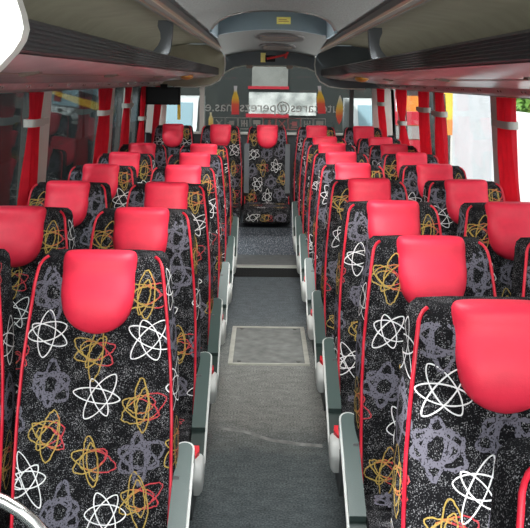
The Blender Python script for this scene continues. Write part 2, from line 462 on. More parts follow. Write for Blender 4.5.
# the armrest hangs beside the backrest on the aisle side and slopes down to the front
A0 = Vector((0, .045, .580)); A1 = Vector((0, -.265, .420)); DIR = (A1-A0).normalized(); NRM = Vector((0, DIR.z, -DIR.y))
if NRM.z < 0: NRM = -NRM
def arm_pt(x, u, h): 
    p = A0 + DIR*u + NRM*h; return Vector((x, p.y, p.z))
def slab(bm, x0, x1, outline, mi=0):
    a = [bm.verts.new(arm_pt(x0, u, h)) for u, h in outline]; b = [bm.verts.new(arm_pt(x1, u, h)) for u, h in outline]
    n = len(outline)
    for i in range(n): bm.faces.new((a[i], a[(i+1)%n], b[(i+1)%n], b[i])).material_index = mi
    bm.faces.new(a[::-1]).material_index = mi; bm.faces.new(b).material_index = mi
def arm_plan(bm, xc, plan, h0, h1, mi=0):
    """plan outline in (u, x), pushed along the armrest normal"""
    a = [bm.verts.new(arm_pt(xc+x, u, h0)) for u, x in plan]; b = [bm.verts.new(arm_pt(xc+x, u, h1)) for u, x in plan]
    n = len(plan)
    for i in range(n): bm.faces.new((a[i], a[(i+1)%n], b[(i+1)%n], b[i])).material_index = mi
    bm.faces.new(a[::-1]).material_index = mi; bm.faces.new(b).material_index = mi
def round_plan(u0, u1, hw, grow=0):
    pts = []
    for i in range(9):
        t = PI/2 + PI*i/8
        pts.append((u0 + hw*.9 + (hw*.9+grow)*math.cos(t), -(hw+grow)*math.sin(t)))
    pts += [(u1, hw+grow), (u1, -hw-grow)]
    return pts
ARMX = .230
LEN = (A1-A0).length
def arm_pad(sg):
    bm = bmesh.new(); arm_plan(bm, sg*ARMX, round_plan(0, LEN, .0225), -.004, .022)
    return mesh_of(bm, 'pad', M['pad'], 40, .006)
def arm_shell(sg):
    bm = bmesh.new(); arm_plan(bm, sg*ARMX, round_plan(-.008, LEN*.42, .0225, .0045), -.03, .012)
    # slim edge running down the aisle side to the nose
    x0 = sg*(ARMX+.0225); x1 = sg*(ARMX+.0290)
    slab(bm, min(x0,x1), max(x0,x1), [(.06,.012),(LEN*.5,.010),(LEN+.02,.004),(LEN+.12,-.008),(LEN+.12,-.022),(LEN+.02,-.010),(LEN*.5,-.002),(.06,-.004)])
    return mesh_of(bm, 'armrest_shell', M['shell'], 40, .002)
def arm_bracket(sg):
    bm = bmesh.new()
    slab(bm, min(sg*.2075, sg*.2525), max(sg*.2075, sg*.2525), [(.10,-.004),(LEN+.10,.004),(LEN+.105,-.03),(LEN+.05,-.055),(.10,-.05)])
    return mesh_of(bm, 'bracket', M['pad_dark'], 40, .004)
def arm_nose(sg):
    bm = bmesh.new()
    # tapered rounded end piece: rings along u
    rings = []
    prof = [(LEN+.080,.022,.006,.030),(LEN+.10,.024,.014,.042),(LEN+.125,.025,.020,.052),(LEN+.14,.0245,.022,.056),(LEN+.16,.0235,.014,.054),(LEN+.175,.021,.0,.048),(LEN+.183,.014,-.012,.038)]
    n = 20
    for u, hw, top, dep in prof:
        hc = top - dep/2 - .018; hh = dep/2 + .012
        ring = []
        for k in range(n):
            c, s_ = math.cos(2*PI*k/n), math.sin(2*PI*k/n)
            ring.append(bm.verts.new(arm_pt(sg*(ARMX+.003) + hw*math.copysign(abs(c)**.55, c), u, hc + hh*math.copysign(abs(s_)**.55, s_))))
        rings.append(ring)
    for a, b in zip(rings, rings[1:]):
        for k in range(n): bm.faces.new((a[k], a[(k+1)%n], b[(k+1)%n], b[k]))
    bm.faces.new(rings[0][::-1]); bm.faces.new(rings[-1])
    return mesh_of(bm, 'nose', M['shell'], 50)
def arm_button(sg):
    bm = bmesh.new()
    plan = [(LEN+.078,-.018),(LEN+.078,.008),(LEN+.10,.010),(LEN+.120,-.002),(LEN+.125,-.016),(LEN+.115,-.0245),(LEN+.088,-.0245)]
    arm_plan(bm, sg*ARMX, [(u, x*sg) for u, x in plan], -.02, .026)
    return mesh_of(bm, 'recline_button', M['button'], 40, .004)
def side_panel(sg):
    bm = bmesh.new()
    prism_x(bm, [(.0,.54),(.06,.53),(.05,.36),(-.05,.20),(-.42,.20),(-.50,.30),(-.50,.345),(-.30,.36),(-.14,.40),(-.07,.55)], min(sg*.2085, sg*.2245), max(sg*.2085, sg*.2245))
    return mesh_of(bm, 'side_panel', M['base'], 40, .004)
def leg_mesh(sg):
    bm = bmesh.new()
    prism_x(bm, [(-.08,.33),(-.46,.33),(-.40,.24),(-.36,.03),(-.46,.012),(-.46,.0),(-.06,.0),(-.06,.012),(-.22,.03),(-.20,.24)], sg*.10-.02, sg*.10+.02)
    return mesh_of(bm, 'leg', M['base'], 40, .004)
def back_shell():
    bm = bmesh.new()
    box(bm, -.175, .175, .118, .135, .55, 1.02)
    for v in bm.verts: v.co.y = v.co.y - .022 + yf(v.co.z)
    return mesh_of(bm, 'back_shell', M['back_shell'], 40, .006)

def coach_seat(loc, var, side, label, group, legs=True, name='passenger_chair'):
    t = thing(name, label, 'seat', loc, group)
    b = link('backrest', cached(('back', var), lambda: backrest_mesh(var)), t)
    for sg in (-1, 1): link('piping', cached(('pipe', sg), lambda: piping_mesh(sg)), b)
    link('back_shell', cached('bshell', back_shell), b)
    link('headrest', cached('head', headrest_mesh), t)
    link('cushion', cached('cush', cushion_mesh), t)
    if legs:
        for sg in (-1, 1): link('leg', cached(('leg', sg), lambda: leg_mesh(sg)), t)
    if side:
        a = link('armrest', cached(('ashell', side), lambda: arm_shell(side)), t)
        link('pad', cached(('apad', side), lambda: arm_pad(side)), a)['label'] = 'dark green padded armrest top'
        link('bracket', cached(('abr', side), lambda: arm_bracket(side)), a)
        link('nose', cached(('anose', side), lambda: arm_nose(side)), a)['label'] = 'pale grey rounded armrest end'
        link('recline_button', cached(('abut', side), lambda: arm_button(side)), a)['label'] = 'red recline button'
        link('side_panel', cached(('side', side), lambda: side_panel(side)), t)
    return t

ORD = ['first','second','third','fourth','fifth','sixth','seventh','eighth']
RD = lambda n: 1.933 + .81*(n-1)
LD = lambda n: 2.549 + .859*(n-1)
GRP = 'patterned coach seats with red headrests'
XLA, XLW, XRA, XRW = -.481, -.924, .440, .884
varL = ['A','C','B','A','C','B']; varLW = ['B','A','C','B','A','C']
varR = ['B','C','A','C','B','A','C','B']; varRW = [None,'A','C','B','A','C','B','A']
for n in range(1, 7):
    coach_seat((XLA, LD(n), -.018), varL[n-1], 1, 'black patterned aisle seat with red headrest, left of aisle, %s row from the camera' % ORD[n-1], GRP)
    coach_seat((XLW, LD(n), -.018), varLW[n-1], 0, ('black patterned seat mostly cut by the left edge, beside the nearest left aisle seat' if n == 1 else 'black patterned seat with red headrest by the left windows, %s row back' % ORD[n-1]), GRP)
coach_seat((.432, RD(0), 0), 'A', -1, 'nearest black seat, only its red piped shoulder showing in the bottom right corner', GRP)
for n in range(1, 9):
    coach_seat((XRA, RD(n), 0), varR[n-1], -1, 'black patterned aisle seat with red headrest, right of aisle, %s red headrest back' % ORD[n-1], GRP)
    if n >= 2:
        lab = 'black patterned seat cut by the right edge, behind the nearest large red headrest' if n == 2 else \
              'black patterned seat with red headrest by the right windows, %s headrest back' % ORD[n-3]
        coach_seat((XRW, RD(n), 0), varRW[n-1], 0, lab, GRP)
# five seats across the back on the raised platform
RY = 8.50
rear = [(-.862,'B','far left seat of the rear bench, under the black box by the left windows'),
        (-.437,'A','rear bench seat with red headrest, second from the left'),
        (-.018,'C','middle rear bench seat facing straight down the aisle, seen down to its cushion'),
        (.422,'B','rear bench seat with red headrest, second from the right'),
        (.842,'A','far right seat of the rear bench, below the small bright corner window')]
for x, v, lab in rear:
    t = coach_seat((x, RY, .045), v, 0, lab, 'rear bench seats', legs=False, name='bench_chair'); t.scale = (.962, 1, 1)
    if abs(x) < .1:
        for sg in (-1, 1):
            bm = bmesh.new()
            prism_x(bm, [(-.10,.50),(-.155,.53),(-.075,.93),(-.05,.96),(-.02,.95),(-.06,.60)], sg*.188-.022, sg*.188+.022)
            o = link('folded_armrest', mesh_of(bm, 'folded_armrest', M['divider'], 40, .006), t); o['label'] = 'grey folded armrest'

# ------------------------------------------------------------------ floor, steps, hatch
YF, YR = .2, 9.25
def floor_fn(bm):
    box(bm, -1.2, 1.2, YF, YR, -.06, 0)
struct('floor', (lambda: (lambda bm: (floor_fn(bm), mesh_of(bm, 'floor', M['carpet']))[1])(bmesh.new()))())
# the low step and the platform under the rear bench
s1 = simple('trim_1', lambda bm: box(bm, -.40, .40, 7.575, 8.06, .0, .087), M['step_tread']); s1['kind'] = 'structure'; s1['label'] = 'grey step tread before the rear bench'
def ris(bm):
    box(bm, -.40, .40, 7.566, 7.574, .002, .074)
    for i in range(34):
        x = -.39 + .78*i/33; box(bm, x-.004, x+.004, 7.560, 7.566, .004, .072)
o = simple('riser', ris, M['riser'], s1); o['label'] = 'black ribbed riser'
o = simple('nosing', lambda bm: box(bm, -.40, .40, 7.562, 7.60, .074, .092), M['nosing'], s1, bevel=.003); o['label'] = 'pale metal nosing'
s2 = simple('trim_2', lambda bm: box(bm, -1.17, 1.17, 8.062, 9.14, .0, .316), M['bench']); s2['kind'] = 'structure'; s2['label'] = 'speckled blue grey carpeted platform under the rear bench'
# access hatch in the aisle
h = thing('floor_hatch', 'grey carpeted access hatch with metal frame set in the middle of the aisle floor', 'hatch', (-.005, 5.62, 0))
simple('hatch_panel', lambda bm: box(bm, -.20, .20, -.37, .37, .001, .006), mat('hatch_carpet', (.17,.178,.168), .9, var=.28, vscale=14, bump=.4, bscale=150), h)
for nm, b4 in (('far_strip', (-.225,.225,.375,.40)), ('near_strip', (-.225,.225,-.395,-.378))):
    simple('frame_strip', lambda bm, b4=b4: box(bm, *b4, .0, .009), M['frame_metal'], h, bevel=.002)
for sg in (-1, 1):
    simple('frame_strip', lambda bm, sg=sg: box(bm, sg*.213-.013, sg*.213+.013, -.376, .374, .0, .009), M['frame_metal'], h, bevel=.002)
    for yy in (-.34, .345):
        simple('screw', lambda bm, sg=sg, yy=yy: tube(bm, [(sg*.165, yy, .004), (sg*.165, yy, .009)], .012, 10), M['duct'], h)
# worn ridge across the carpet
def ridge(bm):
    pts = [(-.24,4.28),(-.12,4.24),(0,4.14),(.12,4.10),(.22,4.08)]
    for (a, b), (c, d) in zip(pts, pts[1:]):
        for k in range(1):
            v = [bm.verts.new(p) for p in ((a,b-.018,0.001),(c,d-.018,.001),(c,d,.006),(a,b,.006),(c,d+.018,.001),(a,b+.018,.001))]
            bm.faces.new((v[0],v[1],v[2],v[3])); bm.faces.new((v[3],v[2],v[4],v[5]))
o = simple('trim_3', ridge, mat('worn_carpet_ridge', (.20,.205,.195), .9, var=.35, vscale=25), smooth=80); o['kind'] = 'structure'; o['label'] = 'pale worn crease across the aisle carpet'

# ------------------------------------------------------------------ side walls, pillars, windows
def xw(z): return 1.195 - .038*max(0, (z-.9)/.6)     # the glass leans in towards the roof
PIL_L = [(4.72,.24),(6.76,.26),(7.70,.22),(8.68,.16)]
PIL_R = [(4.84,.22),(6.54,.20),(8.38,.18)]
def wall(bm, sg):
    prism_y(bm, [(sg*1.215,-.06),(sg*1.265,-.06),(sg*1.265,.88),(sg*1.215,.88)], YF, YR)
    prism_y(bm, [(sg*1.13,1.50),(sg*1.18,1.50),(sg*1.13,2.02),(sg*1.10,2.02)], YF, YR)
for sg, nm in ((-1,'wall_left'), (1,'wall_right')):
    struct(nm, (lambda: (lambda bm: (wall(bm, sg), mesh_of(bm, nm, M['wall'], 30))[1])(bmesh.new()))())
k = 1; tn = 4
def quad_strip(bm, sg, y0, y1, off0, off1, z0=.88, z1=1.50):
    prism_y(bm, [(sg*(xw(z0)+off0), z0), (sg*(xw(z0)+off1), z0), (sg*(xw(z1)+off1), z1), (sg*(xw(z1)+off0), z1)], y0, y1)
for sg, pil in ((-1, PIL_L), (1, PIL_R)):
    ys = [YF] + [p[0] for p in pil] + [9.14]
    for a, b in zip(ys, ys[1:]):
        o = simple('window_%d' % k, lambda bm: quad_strip(bm, sg, a+.02, b-.02, .020, .026), M['glass_dark'] if sg < 0 else M['glass']); o['kind'] = 'structure'
        f = simple('rubber_seal', lambda bm: (quad_strip(bm, sg, a+.02, b-.02, -.002, .03, .878, .90), quad_strip(bm, sg, a+.02, a+.05, .0, .03, .90, 1.49), quad_strip(bm, sg, b-.05, b-.02, .0, .03, .90, 1.49)), M['rubber'], o)
        k += 1
    for y, w in pil:
        o = simple('trim_%d' % tn, lambda bm: quad_strip(bm, sg, y-w/2+.03, y+w/2+.03, -.022, .018), M['pillar'], bevel=.006); o['kind'] = 'structure'; o['label'] = 'grey pillar between the side windows'
        tn += 1

# curtains gathered beside the pillars
def curtain(sg, y, w, label, ztie, seed, z0=.84, z1=1.50, pinch=.55, base=.05):
    t = thing('curtain', label, 'curtain', (sg*(xw(1.2)-base), y, z0), 'red window curtains')
    rnd = random.Random(seed); ph = rnd.uniform(0, 6); nf = rnd.choice((3, 4))
    def cl(bm):
        n, mz = 40, 18; grid = []
        for j in range(mz+1):
            z = z0 + (z1-z0)*j/mz
            d = abs(z-ztie); pin = 1 - (1-pinch)*math.exp(-(d/.12)**2)
            if z < ztie and pinch < .7: pin = min(1, pin*(1+.12*(ztie-z)))
            row = []
            for i in range(n+1):
                u = i/n - .5
                yy = u*w*pin
                dx = .020*math.cos(u*nf*2*PI + ph + .5*math.sin(z*5+ph))*(.5+.5*pin) + .004*math.sin(u*21+z*9)
                row.append((-sg*dx + sg*(xw(z)-xw(1.2)), yy, z-z0))
            grid.append(row)
        vf = [[bm.verts.new(p) for p in r] for r in grid]
        for j in range(mz):
            for i in range(n): bm.faces.new((vf[j][i], vf[j][i+1], vf[j+1][i+1], vf[j+1][i]))
        ext = bmesh.ops.solidify(bm, geom=bm.faces[:], thickness=.003)
    simple('cloth', cl, M['curtain'], t, 70)
    def st(bm):
        h = .018; x0 = sg*(xw(ztie)-xw(1.2))
        n = 20; hy = w*pinch*.5+.012; hx = .032
        ro = []
        for q in range(n):
            c, s_ = math.cos(2*PI*q/n), math.sin(2*PI*q/n)
            ro.append((x0+hx*math.copysign(abs(c)**.5, c), hy*math.copysign(abs(s_)**.5, s_)))
        for zz0, zz1 in ((ztie-z0-h, ztie-z0+h),):
            a = [bm.verts.new((x, yy, zz0)) for x, yy in ro]; b = [bm.verts.new((x, yy, zz1)) for x, yy in ro]
            for q in range(n): bm.faces.new((a[q], a[(q+1)%n], b[(q+1)%n], b[q]))
        # tab reaching to the pillar behind
        box(bm, x0-.02, x0+.02, hy-.005, hy+.10, ztie-z0-h*.8, ztie-z0+h*.8)
    simple('tieback', st, M['strap'], t, 50)['label'] = 'pale grey tieback strap'
    return t
curtain(-1, 4.42, .24, 'nearest red curtain on the left side, tied high by a pale strap', 1.36, 1, pinch=.85)
curtain(-1, 6.36, .40, 'wide red curtain on the left beside the second window pillar', 1.34, 2, pinch=.72)
curtain(-1, 7.40, .30, 'narrow red curtain on the left, before the third pillar', 1.36, 3, pinch=.75)
curtain(-1, 8.38, .34, 'red curtain on the left pinched below the black box', 1.22, 4, pinch=.4)
curtain(-1, 8.90, .30, 'short red curtain at the left rear corner window', 1.44, 5, z0=.95, pinch=.9, base=.12)
curtain(1, 4.55, .26, 'nearest red curtain on the right with two pale straps', 1.37, 6, pinch=.92)
curtain(1, 6.28, .30, 'red curtain on the right before the middle pillar, lit and straight', 1.36, 7, pinch=.85)
curtain(1, 6.86, .30, 'darker red curtain on the right just beyond the middle pillar', 1.37, 8, pinch=.85, base=.06)
curtain(1, 8.05, .42, 'red curtain on the right pinched tightly at its middle', 1.22, 9, pinch=.35)
curtain(1, 8.90, .34, 'red curtain at the right rear corner above the rear bench', 1.36, 10, z0=.95, pinch=.8, base=.12)
# second, lower strap of the nearest right curtain
for o in list(COL.objects):
    if o.get('label', '').startswith('nearest red curtain on the right'):
        def st2(bm):
            x0 = xw(.93)-xw(1.2); box(bm, x0-.034, x0+.034, -.13, .20, .06, .11)
        simple('tieback', st2, M['strap'], o, 40, .004)['label'] = 'lower pale strap'

# ------------------------------------------------------------------ luggage racks
R0, R1 = 1.50, 8.98
def rack(sg, label, div_y):
    t = thing('luggage_rack', label, 'luggage rack', (sg*.49, R0, 1.615))
    OX, OY, OZ = sg*.49, R0, 1.615
    def part(name, pts, m, y0=R0, y1=R1, smooth=30, parent=t, bevel=0):
        bm = bmesh.new(); prism_y(bm, [(sg*x-OX, z-OZ) for x, z in pts], y0-OY, y1-OY)
        return link(name, mesh_of(bm, name, m, smooth, bevel), parent)
    # ribbed lip facing the aisle
    n = 7; rib = []
    for i in range(n):
        z0 = 1.614 + .062*i/n; z1 = 1.614 + .062*(i+1)/n; zm = (z0+z1)/2
        rib += [(.492-.004, z0+.001), (.484-.004, zm), (.492-.004, z1-.001)]
    part('ribbed_lip', [(.515,1.614)] + rib + [(.50,1.682),(.515,1.680)], M['rib'], smooth=20)
    part('underside_panel', [(.490,1.612),(.52,1.598),(.60,1.585),(.62,1.583),(.80,1.566),(1.0,1.545),(1.0,1.556),(.62,1.60),(.515,1.615)], M['under'])
    r = part('rail', [(1.002,1.546),(1.02,1.520),(1.055,1.507),(1.115,1.505),(1.115,1.53),(1.06,1.556)], M['rail'])
    # shallow groove line in the panel
    part('panel_groove', [(.655,1.5785),(.662,1.5765),(.668,1.576),(.668,1.583),(.655,1.584)], M['duct_line'])
    bm = bmesh.new(); y = R0+.35
    while y < R1:
        for dy in (0, .05):
            ob = link('rivet', cached(('rivet', sg), lambda: (lambda b2: (dome(b2, (0,0,0), .007, 6, (-sg*.8, 0, -.6)), mesh_of(b2, 'rivet', M['rivet'], 60))[1])(bmesh.new())), r)
            ob.location = (sg*1.010-OX, y+dy-OY, 1.532-OZ)
        y += .40
    bm.free()
    for yy in (2.35, 3.6, 5.2):
        bm = bmesh.new()
        prism_y(bm, [(sg*x-OX, z-OZ) for x, z in ((.605,1.585),(.655,1.579),(.655,1.573),(.648,1.570),(.605,1.579))], yy-OY, yy+.04-OY)
        link('latch', mesh_of(bm, 'latch', M['latch'], 30, .002), t)
    part('tray', [(.515,1.678),(.56,1.640),(.75,1.622),(1.06,1.612),(1.06,1.600),(.75,1.60),(.55,1.618),(.515,1.64)], mat('rack_tray_felt', (.09,.087,.07), .9, var=.1, vscale=10))
    part('back_panel', [(1.06,1.60),(1.075,1.70),(1.05,1.80),(.95,1.875),(.75,1.905),(.56,1.905),(.56,1.925),(.78,1.925),(.98,1.90),(1.085,1.82),(1.095,1.70),(1.085,1.60)], M['beige'], smooth=50)
    d = part('service_duct', [(.40,1.842),(.405,1.832),(.43,1.828),(.48,1.832),(.497,1.838),(.51,1.86),(.56,1.90),(.56,1.925),(.42,1.925),(.40,1.90)], M['duct'])
    part('duct_edge', [(.404,1.832),(.414,1.826),(.420,1.8265),(.420,1.834)], M['duct_line'], parent=d)
    part('duct_edge', [(.452,1.829),(.457,1.8245),(.462,1.829)], M['duct_line'], parent=d)
    # divider bracket across the opening
    for yy in div_y:
        bm = bmesh.new()
        pts = [(.478,1.842),(.497,1.842),(.545,1.842),(.548,1.815),(.535,1.785),(.533,1.755),(.545,1.725),(.575,1.690),(.60,1.672),(.60,1.635),(.53,1.662),(.508,1.679),(.493,1.690),(.486,1.72),(.480,1.78)]
        prism_y(bm, [(sg*x-OX, z-OZ) for x, z in pts], yy-OY, yy+.05-OY)
        o = link('divider', mesh_of(bm, 'divider', M['divider'], 30, .004), t); o['label'] = 'blue grey curved divider bracket'
    bm = bmesh.new(); dome(bm, (0,0,0), .045, 14, (0,0,-1))  # amber dome stands in for a yellow reflection on the glossy underside
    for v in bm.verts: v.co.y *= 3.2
    o = link('amber_reflection', mesh_of(bm, 'amber_reflection', M['amber'], 60), t); o.location = (sg*.565-OX, (6.3 if sg < 0 else 6.0)-OY, 1.586-OZ); o['label'] = 'amber patch standing for a yellow reflection under the rack'
    # rounded rear end of the lip
    bm = bmesh.new()
    prism_y(bm, [(sg*x-OX, z-OZ) for x, z in ((.44,1.80),(.43,1.72),(.44,1.64),(.48,1.57),(.56,1.525),(.68,1.505),(1.10,1.50),(1.10,1.90),(.56,1.90),(.46,1.83))], R1-OY, R1+.10-OY)
    o = link('end_panel', mesh_of(bm, 'end_panel', M['beige_light'] if sg < 0 else M['header'], 40, .01), t)
    bm = bmesh.new()
    tube(bm, [(sg*x-OX, R1-.005-OY, z-OZ) for x, z in ((.43,1.80),(.422,1.72),(.432,1.635),(.474,1.562),(.556,1.516),(.68,1.497),(.9,1.494))], .007, 6)
    link('edge_bead', mesh_of(bm, 'edge_bead', M['pillar'], 60), o)
    return t
rack(-1, 'long overhead luggage rack along the left side, beige inside with ribbed dark lip', (4.42,))
rack(1, 'long overhead luggage rack along the right side, beige inside with ribbed dark lip', (4.82,))
# ------------------------------------------------------------------ ceiling with roof hatch recess
def zc(x, y):
    z = 1.905 - .055*(abs(x)/.42)**2
    if y > 6.3: z -= .055*((y-6.3)/2.8)**1.3
    return z
def ceil_fn(bm):
    N = 28; xs = [-.425 + .85*i/N for i in range(N+1)]
    hx = .36
    def near(x): return 4.55 + 1.0*(abs(x)/hx)**4
    def strip(x0, x1, y0f, y1f, seg):
        pr = None
        for j in range(seg+1):
            a0, a1 = y0f(x0), y1f(x0); b0, b1 = y0f(x1), y1f(x1)
            p = (x0, a0+(a1-a0)*j/seg); q = (x1, b0+(b1-b0)*j/seg)
            v = (bm.verts.new((*p, zc(*p))), bm.verts.new((*q, zc(*q))))
            if pr: bm.faces.new((pr[0], pr[1], v[1], v[0]))
            pr = v
    for x0, x1 in zip(xs, xs[1:]):
        xm = (x0+x1)/2
        if abs(xm) < hx-.001:
            cl = lambda x: max(-hx, min(hx, x))
            strip(x0, x1, lambda x: YF, near, 6)
            strip(x0, x1, lambda x: 6.25, lambda x: 9.16, 10)
            # upper side of the recess
            p = [(x0, near(x0)), (x1, near(x1))]
            v = [bm.verts.new((x0, near(x0), zc(x0, near(x0)))), bm.verts.new((x1, near(x1), zc(x1, near(x1)))),
                 bm.verts.new((x1, near(x1)-.02, 2.07)), bm.verts.new((x0, near(x0)-.02, 2.07))]
            bm.faces.new(v)
            v = [bm.verts.new(c) for c in ((x0, near(x0)-.02, 2.07), (x1, near(x1)-.02, 2.07), (x1, 6.3, 2.07), (x0, 6.3, 2.07))]
            bm.faces.new(v)
        else:
            strip(x0, x1, lambda x: YF, lambda x: 9.16, 14)
    bmesh.ops.remove_doubles(bm, verts=bm.verts, dist=.0005)
struct('ceiling', (lambda: (lambda bm: (ceil_fn(bm), mesh_of(bm, 'ceiling', M['ceil'], 25))[1])(bmesh.new()))())
# dark rim along the near edge of the recess, blue rear face
h = thing('roof_hatch', 'blue grey roof hatch recessed in the ceiling above the aisle', 'hatch', (0, 6.25, 1.9))
def face(bm):
    N = 16
    for i in range(N):
        x0 = -.365 + .73*i/N; x1 = -.365 + .73*(i+1)/N
        v = [bm.verts.new((x, 6.235 - .0*abs(x), zz-1.9-.0)) for x, zz in ()]
        p = [(x0, .0, zc(x0,6.25)-1.9-.004), (x1, .0, zc(x1,6.25)-1.9-.004), (x1, .05, .17), (x0, .05, .17)]
        bm.faces.new([bm.verts.new(q) for q in p])
    bmesh.ops.remove_doubles(bm, verts=bm.verts, dist=.0005)
    bmesh.ops.solidify(bm, geom=bm.faces[:], thickness=-.01)
simple('hatch_face', face, M['hatch_blue'], h)
def rim(bm):
    pts = []
    for i in range(33):
        x = -.355 + .71*i/32; y = 4.55 + 1.0*(abs(x)/.36)**4
        pts.append((x, y-6.25, zc(x, y)-1.9+.002))
    tube(bm, pts, .010, 6)
simple('hatch_rim', rim, M['duct'], h, 60)['label'] = 'dark curved rim'
for sg in (-1, 1):
    simple('hatch_cheek', lambda bm, sg=sg: prism_x(bm, [(-.72,-.055),(.0,-.055),(.05,.17),(-.6,.17)], sg*.362-.008, sg*.362+.008), M['hatch_blue'], h)
o = simple('warning_sticker', lambda bm: (box(bm, -.046, .046, 0, .003, -.024, .024, 0), box(bm, -.034, .02, -.001, 0, .004, .008, 1), box(bm, -.034, .034, -.001, 0, -.008, -.004, 1)), [M['yellow'], mat('sticker_ink', (.45,.28,.08), .6)], smooth=None)
o.location = (.073, 6.238, 1.962); o.rotation_euler = (-.22, 0, 0); tag(o, 'yellow sticker on the blue roof hatch', 'sticker')
# ceiling vents
for (y, w, l, lab) in ((7.0, .185, .42, 'larger dark oval ceiling vent nearer the roof hatch'), (8.25, .165, .40, 'smaller dark oval ceiling vent nearer the rear window')):
    t = thing('ceiling_vent', lab, 'vent', (.06, y, zc(.06, y)), 'ceiling vents')
    def ov(bm, w=w, l=l, y=y):
        pts = [(w*math.copysign(abs(math.cos(a))**.7, math.cos(a)), l*math.copysign(abs(math.sin(a))**.8, math.sin(a))) for a in [2*PI*i/32 for i in range(32)]]
        zz = lambda px, py: zc(.06+px, y+py) - zc(.06, y)
        a = [bm.verts.new((px, py, zz(px,py)+.004)) for px, py in pts]; b = [bm.verts.new((px*.94, py*.95, zz(px*.94,py*.95)-.012)) for px, py in pts]
        for i in range(32): bm.faces.new((a[i], a[(i+1)%32], b[(i+1)%32], b[i]))
        bm.faces.new(b); 
    simple('vent_body', ov, M['vent'], t)
    for i in range(7):
        py = l*(-.72+1.44*i/6); hw = w*.9*math.sqrt(max(.05, 1-(py/l)**2))
        simple('slat', lambda bm: box(bm, -hw*.9, hw*.9, py-.012, py+.012, zc(.06,y+py)-zc(.06,y)-.024, zc(.06,y+py)-zc(.06,y)-.010), M['duct_line'] if i % 2 else M['rib'], t)

# ------------------------------------------------------------------ rear end
def rear_fn(bm):
    box(bm, -1.2, 1.2, 9.15, 9.22, -.06, 1.055)
struct('wall_rear', (lambda: (lambda bm: (rear_fn(bm), mesh_of(bm, 'wall_rear', M['divider'], 30))[1])(bmesh.new()))())
def head_fn(bm):
    arch = [(-1.2,1.51),(-.72,1.515),(-.60,1.54),(-.50,1.585),(-.42,1.645),(-.34,1.69),(-.24,1.708),(.24,1.708),(.36,1.69),(.46,1.645),(.56,1.585),(.68,1.54),(.80,1.515),(1.2,1.51)]
    prism_y(bm, arch + [(1.2,2.0),(-1.2,2.0)], 9.12, 9.19)
struct('trim_20', (lambda: (lambda bm: (head_fn(bm), mesh_of(bm, 'trim_20', M['header'], 30))[1])(bmesh.new()))(), 'dark blue grey arched panel above the rear window')
def bead(bm):
    tube(bm, [(-.74,9.115,1.512),(-.60,9.115,1.537),(-.50,9.115,1.582),(-.42,9.115,1.642),(-.34,9.115,1.687),(-.24,9.115,1.705),(.24,9.115,1.705),(.36,9.115,1.687),(.46,9.115,1.642),(.56,9.115,1.582),(.68,9.115,1.537),(.8,9.115,1.512)], .008, 6)
struct('trim_21', (lambda: (lambda bm: (bead(bm), mesh_of(bm, 'trim_21', M['frame_metal'], 60))[1])(bmesh.new()))(), 'pale bead along the arch of the rear window')
w = simple('window_20', lambda bm: prism_x(bm, [(9.232,1.05),(9.238,1.05),(9.168,1.72),(9.162,1.72)], -1.14, 1.14), M['glass_rear']); w['kind'] = 'structure'; w['label'] = 'wide rear window'
simple('sill', lambda bm: box(bm, -1.14, 1.14, 9.10, 9.232, 1.045, 1.063), M['pillar'], w)
for i, (x, wd, m) in enumerate(((-.648,.045,'pillar'), (.79,.04,'pillar_dark'))):
    o = simple('trim_%d' % (22+i), lambda bm: box(bm, x-wd/2, x+wd/2, 9.13, 9.163, 1.055, 1.52), M[m], bevel=.004); o['kind'] = 'structure'; o['label'] = 'upright at the side of the rear window'
for i, sg in enumerate((-1, 1)):
    o = simple('trim_%d' % (24+i), lambda bm: prism_y(bm, [(sg*1.0,1.055),(sg*1.2,1.055),(sg*1.2,1.52),(sg*.98,1.52)], 9.09, 9.163), M['pillar'], bevel=.004); o['kind'] = 'structure'; o['label'] = 'corner pillar at the back'

# lettering on the rear glass, readable from outside and mirrored from the aisle
RTH = math.atan(.07/.67)
def gy(z): return 9.232-.07*(z-1.05)/.67-.006
def text_obj(name, body, width, loc, m, parent=None):
    cu = bpy.data.curves.new(name, 'FONT'); cu.body = body; cu.size = .1; cu.extrude = .0005
    tmp = bpy.data.objects.new('tmp_text', cu); COL.objects.link(tmp)
    bpy.context.view_layer.update()
    me = bpy.data.meshes.new_from_object(tmp.evaluated_get(bpy.context.evaluated_depsgraph_get()))
    bpy.data.objects.remove(tmp); bpy.data.curves.remove(cu)
    xs = [v.co.x for v in me.vertices]; s = width/(max(xs)-min(xs)); mx = (max(xs)+min(xs))/2
    for v in me.vertices:
        x, y, z = v.co; v.co = (-(x-mx)*s, z, y*s*1.05)
    me.flip_normals(); me.materials.clear(); me.materials.append(m)
    o = link(name, me, parent); o.location = loc
    return o
o = text_obj('window_lettering', 'autocares@perezsenas.es', 1.40, (.03, gy(1.262), 1.262), M['letters']); o.rotation_euler = (RTH, 0, 0)
tag(o, 'grey mirrored email address lettered across the rear window', 'lettering')
